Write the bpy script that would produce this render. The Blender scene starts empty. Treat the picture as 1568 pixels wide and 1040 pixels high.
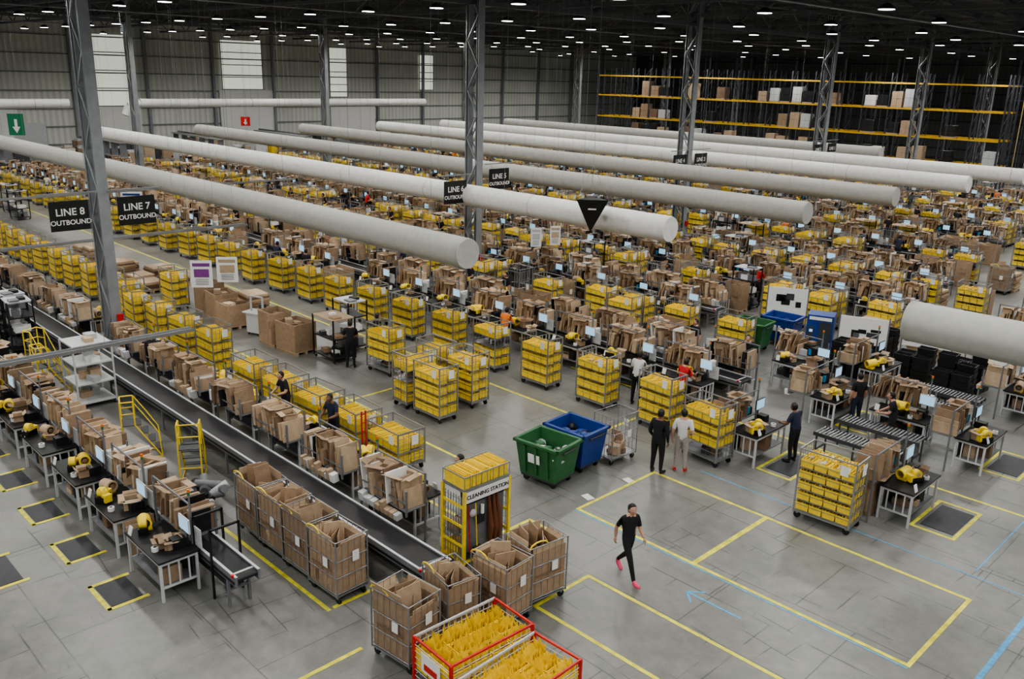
import bpy, math, random
from mathutils import Vector, Matrix
random.seed(7)
rnd=random.random
def U(a,b): return a+(b-a)*rnd()
COL=bpy.context.collection
# ------------------------------------------------------------------ materials
MATS={}
def mat(name,col,rough=.6,metal=0.,var=0.,nscale=6.,emit=0.,objvar=0.,bump=0.,ecol=None):
    m=bpy.data.materials.new(name); m.use_nodes=True
    nt=m.node_tree; b=nt.nodes['Principled BSDF']
    b.inputs['Base Color'].default_value=(*col,1); b.inputs['Roughness'].default_value=rough
    b.inputs['Metallic'].default_value=metal
    src=None
    if var>0:
        tc=nt.nodes.new('ShaderNodeTexCoord'); n=nt.nodes.new('ShaderNodeTexNoise'); n.inputs['Scale'].default_value=nscale; n.inputs['Detail'].default_value=3
        nt.links.new(tc.outputs['Object'],n.inputs['Vector'])
        r=nt.nodes.new('ShaderNodeMapRange'); r.inputs[1].default_value=.3; r.inputs[2].default_value=.7; r.inputs[3].default_value=1-var; r.inputs[4].default_value=1+var
        nt.links.new(n.outputs['Fac'],r.inputs[0]); src=r.outputs[0]
        if bump>0:
            bp=nt.nodes.new('ShaderNodeBump'); bp.inputs['Strength'].default_value=bump; nt.links.new(n.outputs['Fac'],bp.inputs['Height']); nt.links.new(bp.outputs[0],b.inputs['Normal'])
    if objvar>0:
        oi=nt.nodes.new('ShaderNodeObjectInfo'); r2=nt.nodes.new('ShaderNodeMapRange'); r2.inputs[3].default_value=1-objvar; r2.inputs[4].default_value=1+objvar
        nt.links.new(oi.outputs['Random'],r2.inputs[0])
        if src is not None:
            mu=nt.nodes.new('ShaderNodeMath'); mu.operation='MULTIPLY'; nt.links.new(src,mu.inputs[0]); nt.links.new(r2.outputs[0],mu.inputs[1]); src=mu.outputs[0]
        else: src=r2.outputs[0]
    if src is not None:
        vm=nt.nodes.new('ShaderNodeVectorMath'); vm.operation='SCALE'; vm.inputs[0].default_value=col; nt.links.new(src,vm.inputs['Scale']); nt.links.new(vm.outputs[0],b.inputs['Base Color'])
    if emit>0:
        b.inputs['Emission Color'].default_value=(*(ecol or col),1); b.inputs['Emission Strength'].default_value=emit
    MATS[name]=m; return m
mat('steel',(.42,.43,.44),.4,.55,.12,20)
mat('galv',(.33,.34,.35),.38,.6,.12,30)
mat('column_paint',(.27,.285,.30),.5,.1,.12,3)
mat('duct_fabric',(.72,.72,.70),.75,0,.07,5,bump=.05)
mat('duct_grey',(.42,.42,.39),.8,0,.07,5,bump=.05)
mat('duct_seam',(.36,.36,.34),.8)
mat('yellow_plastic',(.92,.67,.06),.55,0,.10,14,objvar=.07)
mat('yellow_dark',(.70,.46,.03),.6,0,.15,14,objvar=.1)  # shade inside the totes, put into a darker yellow
mat('yellow_paint',(.88,.66,.05),.5,0,.1,12)
mat('tape_yellow',(.72,.66,.07),.55,0,.25,5)
mat('tape_blue',(.10,.36,.62),.55,0,.2,9)
mat('carton_a',(.34,.235,.15),.8,0,.12,8,objvar=.18)
mat('carton_b',(.47,.35,.235),.8,0,.1,8,objvar=.15)
mat('carton_c',(.20,.13,.08),.85,0,.15,8,objvar=.15)
mat('black',(.012,.012,.014),.5,0,.2,8)
mat('black_gloss',(.01,.01,.012),.2)
mat('belt',(.014,.014,.016),.5,0,.15,4)
mat('dark_grey',(.05,.052,.058),.55,0,.15,6)
mat('mid_grey',(.17,.175,.185),.5,0,.1,6)
mat('white_paint',(.55,.56,.57),.45,0,.06,6)
mat('paper',(.78,.78,.76),.7,0,.05,20)
mat('parcel_grey',(.48,.49,.50),.6,0,.1,20)
mat('screen',(.35,.6,.8),.3,emit=.7)
mat('red',(.55,.02,.015),.45,0,.1,10)
mat('green_bin',(.03,.13,.045),.45,0,.12,6)
mat('blue_bin',(.015,.05,.24),.4,0,.12,6)
mat('sign_green',(.01,.16,.07),.5,0,.05,6,emit=.08)
mat('sign_black',(.010,.011,.012),.5,0,.1,6)
mat('purple',(.22,.05,.25),.5,0,.1,6)
mat('mop_brown',(.16,.06,.025),.9,0,.3,60)
mat('cyan_bottle',(.03,.25,.5),.3,0,.1,6)
mat('rack_orange',(.62,.38,.03),.5,0,.1,6)
mat('rack_dark',(.04,.045,.055),.5,0,.1,6)
mat('orange',(.75,.19,.02),.6,0,.1,6)
mat('skin_tone',(.50,.29,.20),.55,0,.05,20)
mat('skin_dark',(.20,.10,.06),.55,0,.05,20)
mat('hair',(.012,.009,.008),.5,0,.2,40)
mat('cloth_black',(.012,.012,.015),.85,0,.25,25)
mat('cloth_white',(.62,.62,.61),.85,0,.08,20)
mat('cloth_beige',(.34,.31,.28),.85,0,.1,20)
mat('cloth_navy',(.02,.028,.055),.85,0,.2,20)
mat('cloth_red',(.50,.02,.02),.8,0,.1,20)
mat('pink',(.75,.08,.17),.6,0,.05,20)
mat('lamp_glow',(1,1,.97),.3,emit=14,ecol=(1,.98,.93))
mat('window_glow',(.8,.82,.72),.6,0,.1,.8,emit=.5,ecol=(.92,.95,.80))  # emission stands in for uplighting on the pale wall panels
mat('glass_dark',(.05,.06,.07),.1)

def floor_mat():
    m=bpy.data.materials.new('concrete_floor'); m.use_nodes=True; nt=m.node_tree; N=nt.nodes; L=nt.links; b=N['Principled BSDF']
    tc=N.new('ShaderNodeTexCoord')
    def noise(s,d=6,r=.6):
        n=N.new('ShaderNodeTexNoise'); n.inputs['Scale'].default_value=s; n.inputs['Detail'].default_value=d; n.inputs['Roughness'].default_value=r; L.new(tc.outputs['Object'],n.inputs['Vector']); return n
    n1=noise(.35); n2=noise(2.2,8,.7); n3=noise(14,4)
    cr=N.new('ShaderNodeValToRGB'); cr.color_ramp.elements[0].position=.32; cr.color_ramp.elements[0].color=(.125,.126,.115,1); cr.color_ramp.elements[1].position=.70; cr.color_ramp.elements[1].color=(.27,.268,.25,1)
    mx=N.new('ShaderNodeMath'); mx.operation='MULTIPLY_ADD'; mx.inputs[1].default_value=.5; L.new(n1.outputs[0],mx.inputs[0])
    m2=N.new('ShaderNodeMath'); m2.operation='MULTIPLY'; m2.inputs[1].default_value=.5; L.new(n2.outputs[0],m2.inputs[0]); L.new(m2.outputs[0],mx.inputs[2]); L.new(mx.outputs[0],cr.inputs[0])
    cur=cr.outputs[0]
    for sc,rot,lo,hi,dark,ms in ((.42,0.,.50,.60,.55,.008),(.8,.10,.54,.62,.6,.011),(.25,.0,.35,.5,.7,.004)):
        mp=N.new('ShaderNodeMapping'); mp.inputs['Rotation'].default_value=(0,0,rot); L.new(tc.outputs['Object'],mp.inputs[0])
        add=N.new('ShaderNodeVectorMath'); add.operation='ADD'
        nn=noise(.8,3); sc2=N.new('ShaderNodeVectorMath'); sc2.operation='SCALE'; sc2.inputs['Scale'].default_value=.05; L.new(nn.outputs['Color'],sc2.inputs[0]); L.new(mp.outputs[0],add.inputs[0]); L.new(sc2.outputs[0],add.inputs[1])
        br=N.new('ShaderNodeTexBrick'); br.inputs['Scale'].default_value=sc; br.inputs['Mortar Size'].default_value=ms; br.inputs['Mortar Smooth'].default_value=.3; br.inputs['Brick Width'].default_value=.9; br.inputs['Row Height'].default_value=.55; br.offset=.37; br.squash=.7; br.squash_frequency=3
        L.new(add.outputs[0],br.inputs['Vector'])
        mk=noise(.45 if sc<.5 else .6,3); mr=N.new('ShaderNodeMapRange'); mr.inputs[1].default_value=lo; mr.inputs[2].default_value=hi; L.new(mk.outputs[0],mr.inputs[0])
        mu=N.new('ShaderNodeMath'); mu.operation='MULTIPLY'; L.new(br.outputs['Fac'],mu.inputs[0]); L.new(mr.outputs[0],mu.inputs[1])
        mm=N.new('ShaderNodeMix'); mm.data_type='RGBA'; mm.blend_type='MULTIPLY'; L.new(mu.outputs[0],mm.inputs[0]); L.new(cur,mm.inputs[6]); mm.inputs[7].default_value=(dark*.8,dark*.8,dark*.8,1); cur=mm.outputs[2]
    L.new(cur,b.inputs['Base Color'])
    rr=N.new('ShaderNodeMapRange'); rr.inputs[3].default_value=.22; rr.inputs[4].default_value=.5; L.new(n2.outputs[0],rr.inputs[0]); L.new(rr.outputs[0],b.inputs['Roughness'])
    bp=N.new('ShaderNodeBump'); bp.inputs['Strength'].default_value=.04; L.new(n3.outputs[0],bp.inputs['Height']); L.new(bp.outputs[0],b.inputs['Normal'])
    MATS['floor']=m
floor_mat()
def clad_mat(name,c,axis):
    m=bpy.data.materials.new(name); m.use_nodes=True; nt=m.node_tree; N=nt.nodes; L=nt.links; b=N['Principled BSDF']; b.inputs['Roughness'].default_value=.55
    tc=N.new('ShaderNodeTexCoord'); w=N.new('ShaderNodeTexWave'); w.bands_direction=axis; w.inputs['Scale'].default_value=.5; L.new(tc.outputs['Object'],w.inputs['Vector'])
    n=N.new('ShaderNodeTexNoise'); n.inputs['Scale'].default_value=.25; L.new(tc.outputs['Object'],n.inputs['Vector'])
    a=N.new('ShaderNodeMath'); a.operation='MULTIPLY_ADD'; a.inputs[1].default_value=.2; a.inputs[2].default_value=.75; L.new(w.outputs['Fac'],a.inputs[0])
    a2=N.new('ShaderNodeMath'); a2.operation='MULTIPLY_ADD'; a2.inputs[1].default_value=.3; L.new(n.outputs['Fac'],a2.inputs[0]); L.new(a.outputs[0],a2.inputs[2])
    v=N.new('ShaderNodeVectorMath'); v.operation='SCALE'; v.inputs[0].default_value=c; L.new(a2.outputs[0],v.inputs['Scale']); L.new(v.outputs[0],b.inputs['Base Color'])
    MATS[name]=m
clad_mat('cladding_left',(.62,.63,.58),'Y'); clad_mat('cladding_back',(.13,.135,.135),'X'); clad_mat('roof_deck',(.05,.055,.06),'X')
mat('roof_steel',(.12,.13,.14),.5,.2,.1,3)
mat('girt',(.25,.26,.25),.6,0,.1,3)

# ------------------------------------------------------------------ mesh builder
class MB:
    def __init__(s): s.v=[];s.f=[];s.m=[];s.names=[];s.smooth=[]
    def mi(s,n):
        if n not in s.names: s.names.append(n)
        return s.names.index(n)
    def add(s,vs,fs,m,sm=False,M=None):
        o=len(s.v)
        if M is not None: vs=[tuple(M@Vector(q)) for q in vs]
        s.v+=[tuple(q) for q in vs]; k=s.mi(m)
        for q in fs: s.f.append([i+o for i in q]); s.m.append(k); s.smooth.append(sm)
    def box(s,x,y,z,sx,sy,sz,m,M=None,rz=0,rx=0,ry=0):
        """centre x,y ; z = bottom"""
        vs=[(i*sx/2,j*sy/2,k*sz) for k in (0,1) for j in (-1,1) for i in (-1,1)]
        if rz or rx or ry:
            Q=Matrix.Rotation(rz,3,'Z')@Matrix.Rotation(rx,3,'X')@Matrix.Rotation(ry,3,'Y'); vs=[tuple(Q@Vector(q)) for q in vs]
        vs=[(a+x,b+y,c+z) for a,b,c in vs]
        s.add(vs,[(0,2,3,1),(4,5,7,6),(0,1,5,4),(2,6,7,3),(0,4,6,2),(1,3,7,5)],m,M=M)
    def cyl(s,p,q,r,m,n=8,r2=None,sm=True,cap=True):
        p=Vector(p);q=Vector(q); d=(q-p).normalized(); a=d.orthogonal().normalized(); b=d.cross(a); r2=r if r2 is None else r2
        vs=[];
        for c,rr in ((p,r),(q,r2)):
            for i in range(n):
                t=2*math.pi*i/n; vs.append(tuple(c+a*math.cos(t)*rr+b*math.sin(t)*rr))
        s.add(vs,[(i,(i+1)%n,n+(i+1)%n,n+i) for i in range(n)],m,sm)
        if cap: s.add(vs,[tuple(range(n-1,-1,-1)),tuple(range(n,2*n))],m)
    def tube(s,p,q,r,m,n=14,t=.012):
        """open-ended hollow roll"""
        p=Vector(p);q=Vector(q); d=(q-p).normalized(); a=d.orthogonal().normalized(); b=d.cross(a); vs=[]
        for c,rr in ((p,r),(q,r),(q,r-t),(p,r-t)):
            for i in range(n):
                th=2*math.pi*i/n; vs.append(tuple(c+a*math.cos(th)*rr+b*math.sin(th)*rr))
        s.add(vs,[(k*n+i,k*n+(i+1)%n,((k+1)%4)*n+(i+1)%n,((k+1)%4)*n+i) for k in range(4) for i in range(n)],m,False)
    def path(s,pts,r,m,n=6):
        for a,b in zip(pts,pts[1:]): s.cyl(a,b,r,m,n)
    def sph(s,c,r,m,nu=12,nv=8,f=None):
        vs=[];fs=[]
        for j in range(nv+1):
            ph=math.pi*j/nv
            for i in range(nu):
                th=2*math.pi*i/nu; p=Vector((math.sin(ph)*math.cos(th)*r[0],math.sin(ph)*math.sin(th)*r[1],math.cos(ph)*r[2]))
                if f: p=f(p)
                vs.append(tuple(p+Vector(c)))
        for j in range(nv):
            for i in range(nu): fs.append((j*nu+i,(j+1)*nu+i,(j+1)*nu+(i+1)%nu,j*nu+(i+1)%nu))
        s.add(vs,fs,m,True)
    def openbox(s,x,y,z,sx,sy,sz,m,t=.015,taper=1.,M=None,mi=None,rz=0,flaps=False):
        mi=mi or m
        c,n=math.cos(rz),math.sin(rz)
        def ring(kx,ky,zz):
            R=[(-kx/2,-ky/2),(kx/2,-ky/2),(kx/2,ky/2),(-kx/2,ky/2)]
            return [(x+a*c-b_*n,y+a*n+b_*c,zz) for a,b_ in R]
        vs=ring(sx*taper,sy*taper,z)+ring(sx,sy,z+sz)+ring(sx-2*t,sy-2*t,z+sz)+ring(sx*taper-2*t,sy*taper-2*t,z+t)
        q=[(3,2,1,0)]
        for i in range(4):
            j=(i+1)%4; q+= [(i,j,4+j,4+i),(4+i,4+j,8+j,8+i)]
        s.add(vs,q,m,M=M)
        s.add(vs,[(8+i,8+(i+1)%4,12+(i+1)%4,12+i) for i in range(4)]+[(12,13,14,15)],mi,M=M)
        if flaps:
            for (ax,ay,w,hx,hy) in ((-1,0,sy,1,0),(1,0,sy,1,0),(0,-1,sx,0,1),(0,1,sx,0,1)):
                up=U(-.03,.08); e=.45*min(sx,sy)
                p0=[(ax*sx/2-(0 if ax else w/2),ay*sy/2-(w/2 if ax else 0)),(ax*sx/2+(0 if ax else w/2),ay*sy/2+(w/2 if ax else 0))]
                vv=[]
                for P in p0: vv.append((x+P[0]*c-P[1]*n,y+P[0]*n+P[1]*c,z+sz))
                for P in reversed(p0):
                    P=(P[0]+ax*e*.8,P[1]+ay*e*.8); vv.append((x+P[0]*c-P[1]*n,y+P[0]*n+P[1]*c,z+sz+up))
                s.add(vv,[(0,1,2,3)],m)
    def mesh(s,name):
        me=bpy.data.meshes.new(name); me.from_pydata(s.v,[],s.f)
        for n in s.names: me.materials.append(MATS[n])
        me.polygons.foreach_set('material_index',s.m); me.polygons.foreach_set('use_smooth',s.smooth); me.update(); return me
    def obj(s,name,loc=(0,0,0),rz=0): return place(s.mesh(name),name,loc,rz)
def place(me,name,loc,rz=0,sc=1):
    o=bpy.data.objects.new(name,me); o.location=loc; o.rotation_euler=(0,0,rz); o.scale=(sc,sc,sc); COL.objects.link(o); return o
def text(parent,s,loc,size,m,rz=math.pi/2):
    cu=bpy.data.curves.new('lettering','FONT'); cu.body=s; cu.size=size; cu.align_x='CENTER'; cu.align_y='CENTER'; cu.extrude=.003; cu.offset=.008*size*2; cu.materials.append(MATS[m])
    o=bpy.data.objects.new('lettering',cu); COL.objects.link(o); o.parent=parent; o.location=loc; o.rotation_euler=(math.pi/2,0,rz); return o
CART=['carton_a','carton_b','carton_c']
COLX=(-31.9,-71.3); COLY=(11.6,28.9,46.2,63.5,80.8,98.1,115.4)
def nearcol(x,y,dx=1.3,dy=1.): return any(abs(x-cx)<dx and abs(y-cy)<dy for cx in COLX for cy in COLY)
# ------------------------------------------------------------------ room shell
XL=-105; YB=135; XR=14; YF=-14; ZR=15
b=MB(); b.add([(XL,YF,0),(XR,YF,0),(XR,YB,0),(XL,YB,0)],[(0,1,2,3)],'floor'); b.obj('floor')
b=MB(); b.box(XL-.15,(YF+YB)/2,0,.3,YB-YF,ZR,'cladding_left')
for z in (1.2,3.1,5.,6.9,8.8,10.7,12.6,14.3): b.box(XL+.08,(YF+YB)/2,z,.16,YB-YF,.14,'girt')
y=44-8.1*7
while y<YB:
    b.box(XL+.35,y,0,.4,.3,ZR,'column_paint'); y+=8.1
b.obj('wall_left')
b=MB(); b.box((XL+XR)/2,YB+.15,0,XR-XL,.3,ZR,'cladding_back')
for z in (1.2,3.1,5.,6.9,8.8,10.7,12.6,14.3): b.box((XL+XR)/2,YB-.08,z,XR-XL,.16,.14,'rack_dark')
x=XL+8
while x<XR: b.box(x,YB-.35,0,.3,.4,ZR,'column_paint'); x+=8.1
b.obj('wall_back')
k=1
for y0,y1,z0,z1 in ((38.2,42,5.3,13),(53.3,58.8,7.2,13),(68.7,71.5,6.3,12.8),(84,86.6,7.3,12.2),(20,23.5,7.3,13)):
    b=MB(); b.box(XL+.10,(y0+y1)/2,z0,.06,y1-y0,z1-z0,'window_glow')  # translucent wall panel, its bright lighting put in as glow
    n=4
    for i in range(n+1): b.box(XL+.16,(y0+y1)/2,z0+(z1-z0)*i/n-.05,.08,y1-y0,.1,'girt')
    for yy in (y0,y1): b.box(XL+.16,yy,z0,.08,.1,z1-z0,'girt')
    b.obj('window_%d'%k); k+=1
b=MB()
for y0,y1,z0,z1 in ((52.8,60.2,1.3,7.1),(38.2,43,1.3,5.2),(68.6,76,1.3,5),(22,30,1.3,5)): b.box(XL+.22,(y0+y1)/2,z0,.05,y1-y0,z1-z0,'paper')
for k in range(6): b.box(XL+.25,6+k*5,0,.1,3.2,3.6,'white_paint' if k%2 else 'mid_grey')
b.obj('door_1')
b=MB(); b.box((XL+XR)/2,(YF+YB)/2,ZR,XR-XL,YB-YF,.2,'roof_deck')
x=XL+1.5
while x<XR: b.box(x,(YF+YB)/2,ZR-.3,.08,YB-YF,.3,'roof_steel'); x+=2.7
b.obj('ceiling')
def truss(axis,c,a0,a1,z0,z1,name):
    b=MB()
    P=(lambda t,z:(t,c,z)) if axis=='X' else (lambda t,z:(c,t,z))
    for z in (z0,z1):
        mid=(a0+a1)/2
        if axis=='X': b.box(mid,c,z-.1,a1-a0,.16,.18,'roof_steel')
        else: b.box(c,mid,z-.1,.2,a1-a0,.22,'roof_steel')
    n=int((a1-a0)/2.2); st=(a1-a0)/n
    for i in range(n):
        za,zb=(z0,z1) if i%2 else (z1,z0)
        b.cyl(P(a0+i*st,za),P(a0+(i+1)*st,zb),.05,'roof_steel',4)
    b.obj(name)
y=2.95
while y<YB: truss('X',y,XL,XR,13.5,14.6,'roof_truss'); y+=8.65
for x in (-31.9,-71.3,7.8): truss('Y',x,YF,YB,13.0,14.6,'roof_girder')
b=MB()
for x in (-20,-45,-60,-85): b.cyl((x,YF+1,13.1),(x,YB-1,13.1),.05,'galv',6)
b.obj('sprinkler_pipework')
# ------------------------------------------------------------------ lamps
b=MB()
b.cyl((0,0,.05),(0,0,.22),.34,'dark_grey',14,.12); b.cyl((0,0,0),(0,0,.05),.36,'dark_grey',14,.34); b.cyl((0,0,-.012),(0,0,0),.31,'lamp_glow',14); b.cyl((0,0,.2),(0,0,1.6),.012,'dark_grey',4)
LM=b.mesh('high_bay_lamp')
row=0; y=37-8.65*5
while y<112:
    i=0; x=-12.4+5.4*4+(1.2 if row%2 else 0)
    while x>-98:
        if y<75 or i%2==0: place(LM,'high_bay_lamp',(x,y,12.8))
        if (i+row)%2==0:
            l=bpy.data.lights.new('lamp_light','SPOT'); l.energy=1500 ; l.spot_size=math.radians(165); l.spot_blend=.6; l.shadow_soft_size=.4; l.color=(1,.985,.95)
            o=bpy.data.objects.new('lamp_light',l); COL.objects.link(o); o.location=(x,y,12.7)
        x-=5.4; i+=1
    y+=8.65; row+=1
# ------------------------------------------------------------------ columns
def column():
    b=MB()
    for s in (-.42,.42):
        b.box(s,0,0,.05,.36,14.6,'column_paint'); b.box(s*.80,0,0,.14,.03,14.6,'column_paint'); b.box(s*.62,0,0,.03,.30,14.6,'column_paint')
    z=.4;k=0
    while z<14:
        s=.36 if k%2 else -.36
        for yy in (-.14,.14): b.cyl((s,yy,z),(-s,yy,z+1.1),.04,'column_paint',4)
        z+=1.1;k+=1
    b.box(0,0,0,1.3,.7,.06,'dark_grey'); b.box(.5,.1,1.2,.12,.2,.3,'red')
    return b
cm=column().mesh('steel_column')
for X in COLX:
    for Y in COLY+(-5.7,): place(cm,'steel_column',(X,Y,0))
# ------------------------------------------------------------------ ducts
def duct(x0,x1,y,z,r,m,name='ventilation_duct'):
    b=MB(); n=32
    L=x1-x0; segs=max(2,int(L/2.2))
    for i in range(segs):
        a=x0+L*i/segs; c=x0+L*(i+1)/segs
        b.cyl((a,0,0),(c,0,0),r,m,n,cap=False); b.cyl((c-.03,0,0),(c,0,0),r*1.008,'duct_seam' if i%3==2 else m,n,cap=False)
    for xx in (x0,x1):
        s=1 if xx==x1 else -1
        b.cyl((xx-s*.04,0,0),(xx,0,0),r*1.02,m,n,cap=False)
        b.cyl((xx,0,0),(xx+s*.06,0,0),r,m,n,r*.97,cap=True)
    k=x0+1.5
    while k<x1:
        b.cyl((k,0,r),(k,0,ZR-z-.5),.006,'galv',4); k+=4.4
    b.obj(name,(0,y,z))
DZ=4.75
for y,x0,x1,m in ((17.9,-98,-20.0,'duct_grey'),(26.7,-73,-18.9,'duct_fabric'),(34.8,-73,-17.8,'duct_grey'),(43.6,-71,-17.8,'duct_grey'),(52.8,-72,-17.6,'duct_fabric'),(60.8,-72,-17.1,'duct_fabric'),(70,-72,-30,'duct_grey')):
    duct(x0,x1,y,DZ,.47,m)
duct(-7.9,12,20.9,DZ,.47,'duct_grey')
def ductY(x,y0,y1,z,r):
    b=MB(); n=20; k=int((y1-y0)/3)
    for i in range(k):
        a=y0+(y1-y0)*i/k;c=y0+(y1-y0)*(i+1)/k
        b.cyl((0,a,0),(0,c,0),r,'duct_fabric',n,cap=(i in(0,k-1))); b.cyl((0,c-.05,0),(0,c,0),r*1.03,'duct_seam',n)
        b.cyl((0,c,r),(0,c,ZR-z-.4),.01,'galv',4)
    b.path([(0,y0,0),(0,y0-1.2,-.3),(0,y0-1.6,-1.2)],r*.9,'duct_fabric',16)
    b.obj('supply_duct',(x,0,z))
ductY(-95,39,77,6,.45); ductY(-95,-6,32,6,.45)
# ------------------------------------------------------------------ signs
def sign(x,y,z,l1,l2,w=1.28,h=.98):
    b=MB(); b.box(0,0,-h/2,.05,w,h,'sign_black'); 
    for s in (-1,1): b.cyl((0,s*w*.4,h/2),(0,s*w*.4,h/2+.25),.01,'galv',4)
    b.box(0,0,h/2+.22,.05,w+.6,.05,'galv')
    o=b.obj('line_sign',(x,y,z)); text(o,l1,(.035,0,.12),.33,'paper'); text(o,l2,(.035,0,-.22),.225,'paper')
for Y,a,c in ((11.6,'LINE 8','LINE 7'),(46.2,'LINE 4','LINE 3'),(63.5,'LINE 2','LINE 1')):
    sign(-31.4,Y-1.15,5.1,a,'OUTBOUND'); sign(-31.4,Y+1.05,5.1,c,'OUTBOUND')
sign(-29.7,25.85,4.95,'LINE 6','OUTBOUND'); sign(-31.4,30.1,5.1,'LINE 5','OUTBOUND')
b=MB()
h=1.25;w=.68
tri=[(w*math.cos(t),w*math.sin(t),h/2) for t in (math.radians(a) for a in (0,120,240))]
b.add(tri+[(0,0,-h/2)],[(0,1,2),(0,3,1),(1,3,2),(2,3,0)],'sign_black')
for p in tri: b.cyl(p,(0,0,h/2+1.2),.008,'galv',4)
b.cyl((0,0,h/2+1.2),(0,0,8.5),.008,'galv',4); b.box(.12,.22,.25,.3,.01,.05,'paper',rz=math.radians(150))
o=b.obj('hanging_pyramid_sign',(-21.6,25.5,5.0),math.radians(-105))
def hang_poster(x,y,z,w,h,m2,rz=-38):
    b=MB(); b.box(0,0,-h/2,.02,w,h,'paper'); b.box(.015,0,h*.28,.01,w*.8,h*.12,m2); b.box(.015,0,-h*.12,.01,w*.7,h*.3,m2 if rnd()<.5 else 'parcel_grey')
    for k in range(4): b.box(.015,0,-h*.4+k*.06,.01,w*.6,.015,'dark_grey')
    for s in (-1,1): b.cyl((0,s*w*.45,h/2),(0,s*w*.45,13-z),.005,'galv',4)
    b.obj('hanging_poster',(x,y,z),math.radians(rz))
hang_poster(-29,13.7,3.1,.72,.95,'purple'); hang_poster(-28.9,14.6,3.15,.72,.9,'carton_b')
hang_poster(-28.5,29.8,2.7,.5,.9,'parcel_grey'); hang_poster(-28.3,30.9,2.7,.5,.9,'carton_b')
hang_poster(-52,20.5,2.4,1.2,1.,'blue_bin')
def wallsign(x,y,z,w,h,m,name='exit_sign',arrow=True):
    b=MB(); b.box(0,0,-h/2,.08,w,h,m)
    if arrow: b.box(.05,0,-h*.1,.01,w*.18,h*.35,'paper'); b.add([(.055,-w*.25,-h*.1),(.055,0,-h*.4),(.055,w*.25,-h*.1)],[(0,1,2)],'paper')
    b.cyl((0,0,h/2),(0,0,13-z),.01,'galv',4)
    b.obj(name,(x,y,z),math.radians(-30))
wallsign(-90,25.6,4.4,1.3,1.9,'sign_green'); wallsign(-85,45.5,4.6,.9,.9,'red',name='hose_sign')
wallsign(-24,97,4.5,2.2,3.4,'sign_black',name='fire_point_sign',arrow=True); wallsign(-20,76,3.3,1.6,1.4,'sign_green')
# ------------------------------------------------------------------ tote trolley
def totes(b,x0,x1,y,z,d,h,n,fill=.5,fins=True):
    w=(x1-x0)/n
    for i in range(n):
        cx=x0+w*(i+.5)
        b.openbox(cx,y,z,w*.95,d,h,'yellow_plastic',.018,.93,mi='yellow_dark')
        if fins:
            for k in range(3):
                b.box(cx+w*(-.25+.25*k),y,z+.02,.012,d*.9,h*U(.85,1.15),'yellow_plastic',rx=U(-.06,.06))
        r=rnd()
        if r<fill:
            for k in range(2):
                b.box(cx+w*U(-.3,.3),y+d*U(-.2,.2),z+h*.35,w*U(.08,.3),d*U(.3,.6),h*U(.5,.9),random.choice(['paper','parcel_grey','carton_b','carton_b']),rz=U(-.3,.3),ry=U(-.2,.2))
def tote_cart(L=1.2,D=.7,H=1.75,levels=4,fill=.3,mesh=True,seed=0,missing=0.,fm='galv'):
    random.seed(seed); b=MB()
    for sx in (-1,1):
        for sy in (-1,1):
            b.box(sx*L/2,sy*D/2,.16,.035,.035,H-.16,fm)
            b.cyl((sx*(L/2-.07),sy*(D/2-.07)-.02,.08),(sx*(L/2-.07),sy*(D/2-.07)+.02,.08),.08,'black',10)
            b.box(sx*(L/2-.07),sy*(D/2-.07),.12,.05,.06,.06,fm)
    b.box(0,0,.17,L,D,.04,fm)
    for k in range(levels):
        z=.24+k*(H-.42)/levels; hh=(H-.42)/levels
        b.box(0,0,z-.02,L,D,.015,fm)
        if rnd()>=missing:
            totes(b,-L/2+.02,L/2-.02,-D/4,z,D/2-.02,hh*.66,4,fill); totes(b,-L/2+.02,L/2-.02,D/4,z+.02,D/2-.02,hh*.66,4,fill)
        else:
            for q in range(5): b.box(U(-.4,.4)*L,U(-.2,.2)*D,z,U(.15,.35),U(.15,.3),U(.1,.22),random.choice(CART+['paper','black','dark_grey']),rz=U(0,1))
        for sy in (-1,1): b.box(0,sy*D/2,z+hh*.5,L,.012,.012,fm)
    for sx in (-1,1):
        for k in range(9): b.box(sx*L/2,0,.25+k*(H-.3)/8,.01,D,.01,fm)
        for k in range(1,5): b.box(sx*L/2,-D/2+D*k/5,.2,.01,.01,H-.2,fm)
    for sy in (-1,1): b.box(0,sy*D/2,H-.03,L,.025,.03,fm)
    for sx in (-1,1): b.box(sx*L/2,0,H-.03,.025,D,.03,fm)
    b.box(L*.3,-D/2-.015,H-.35,.18,.01,.24,'paper'); b.box(L/2+.012,.1,H-.4,.01,.2,.26,'paper')
    return b.mesh('tote_trolley')
TC=[tote_cart(seed=i,fill=(.15,.3,.5,.2)[i],missing=(0,0,.12,.4)[i]) for i in range(4)]
TCL=[tote_cart(L=1.4,D=.85,H=1.15,levels=2,seed=20+i,fill=.12) for i in range(2)]
TCM=tote_cart(L=1.3,D=.7,H=1.75,levels=5,seed=31,fill=.9,missing=.0)
random.seed(11)
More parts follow.
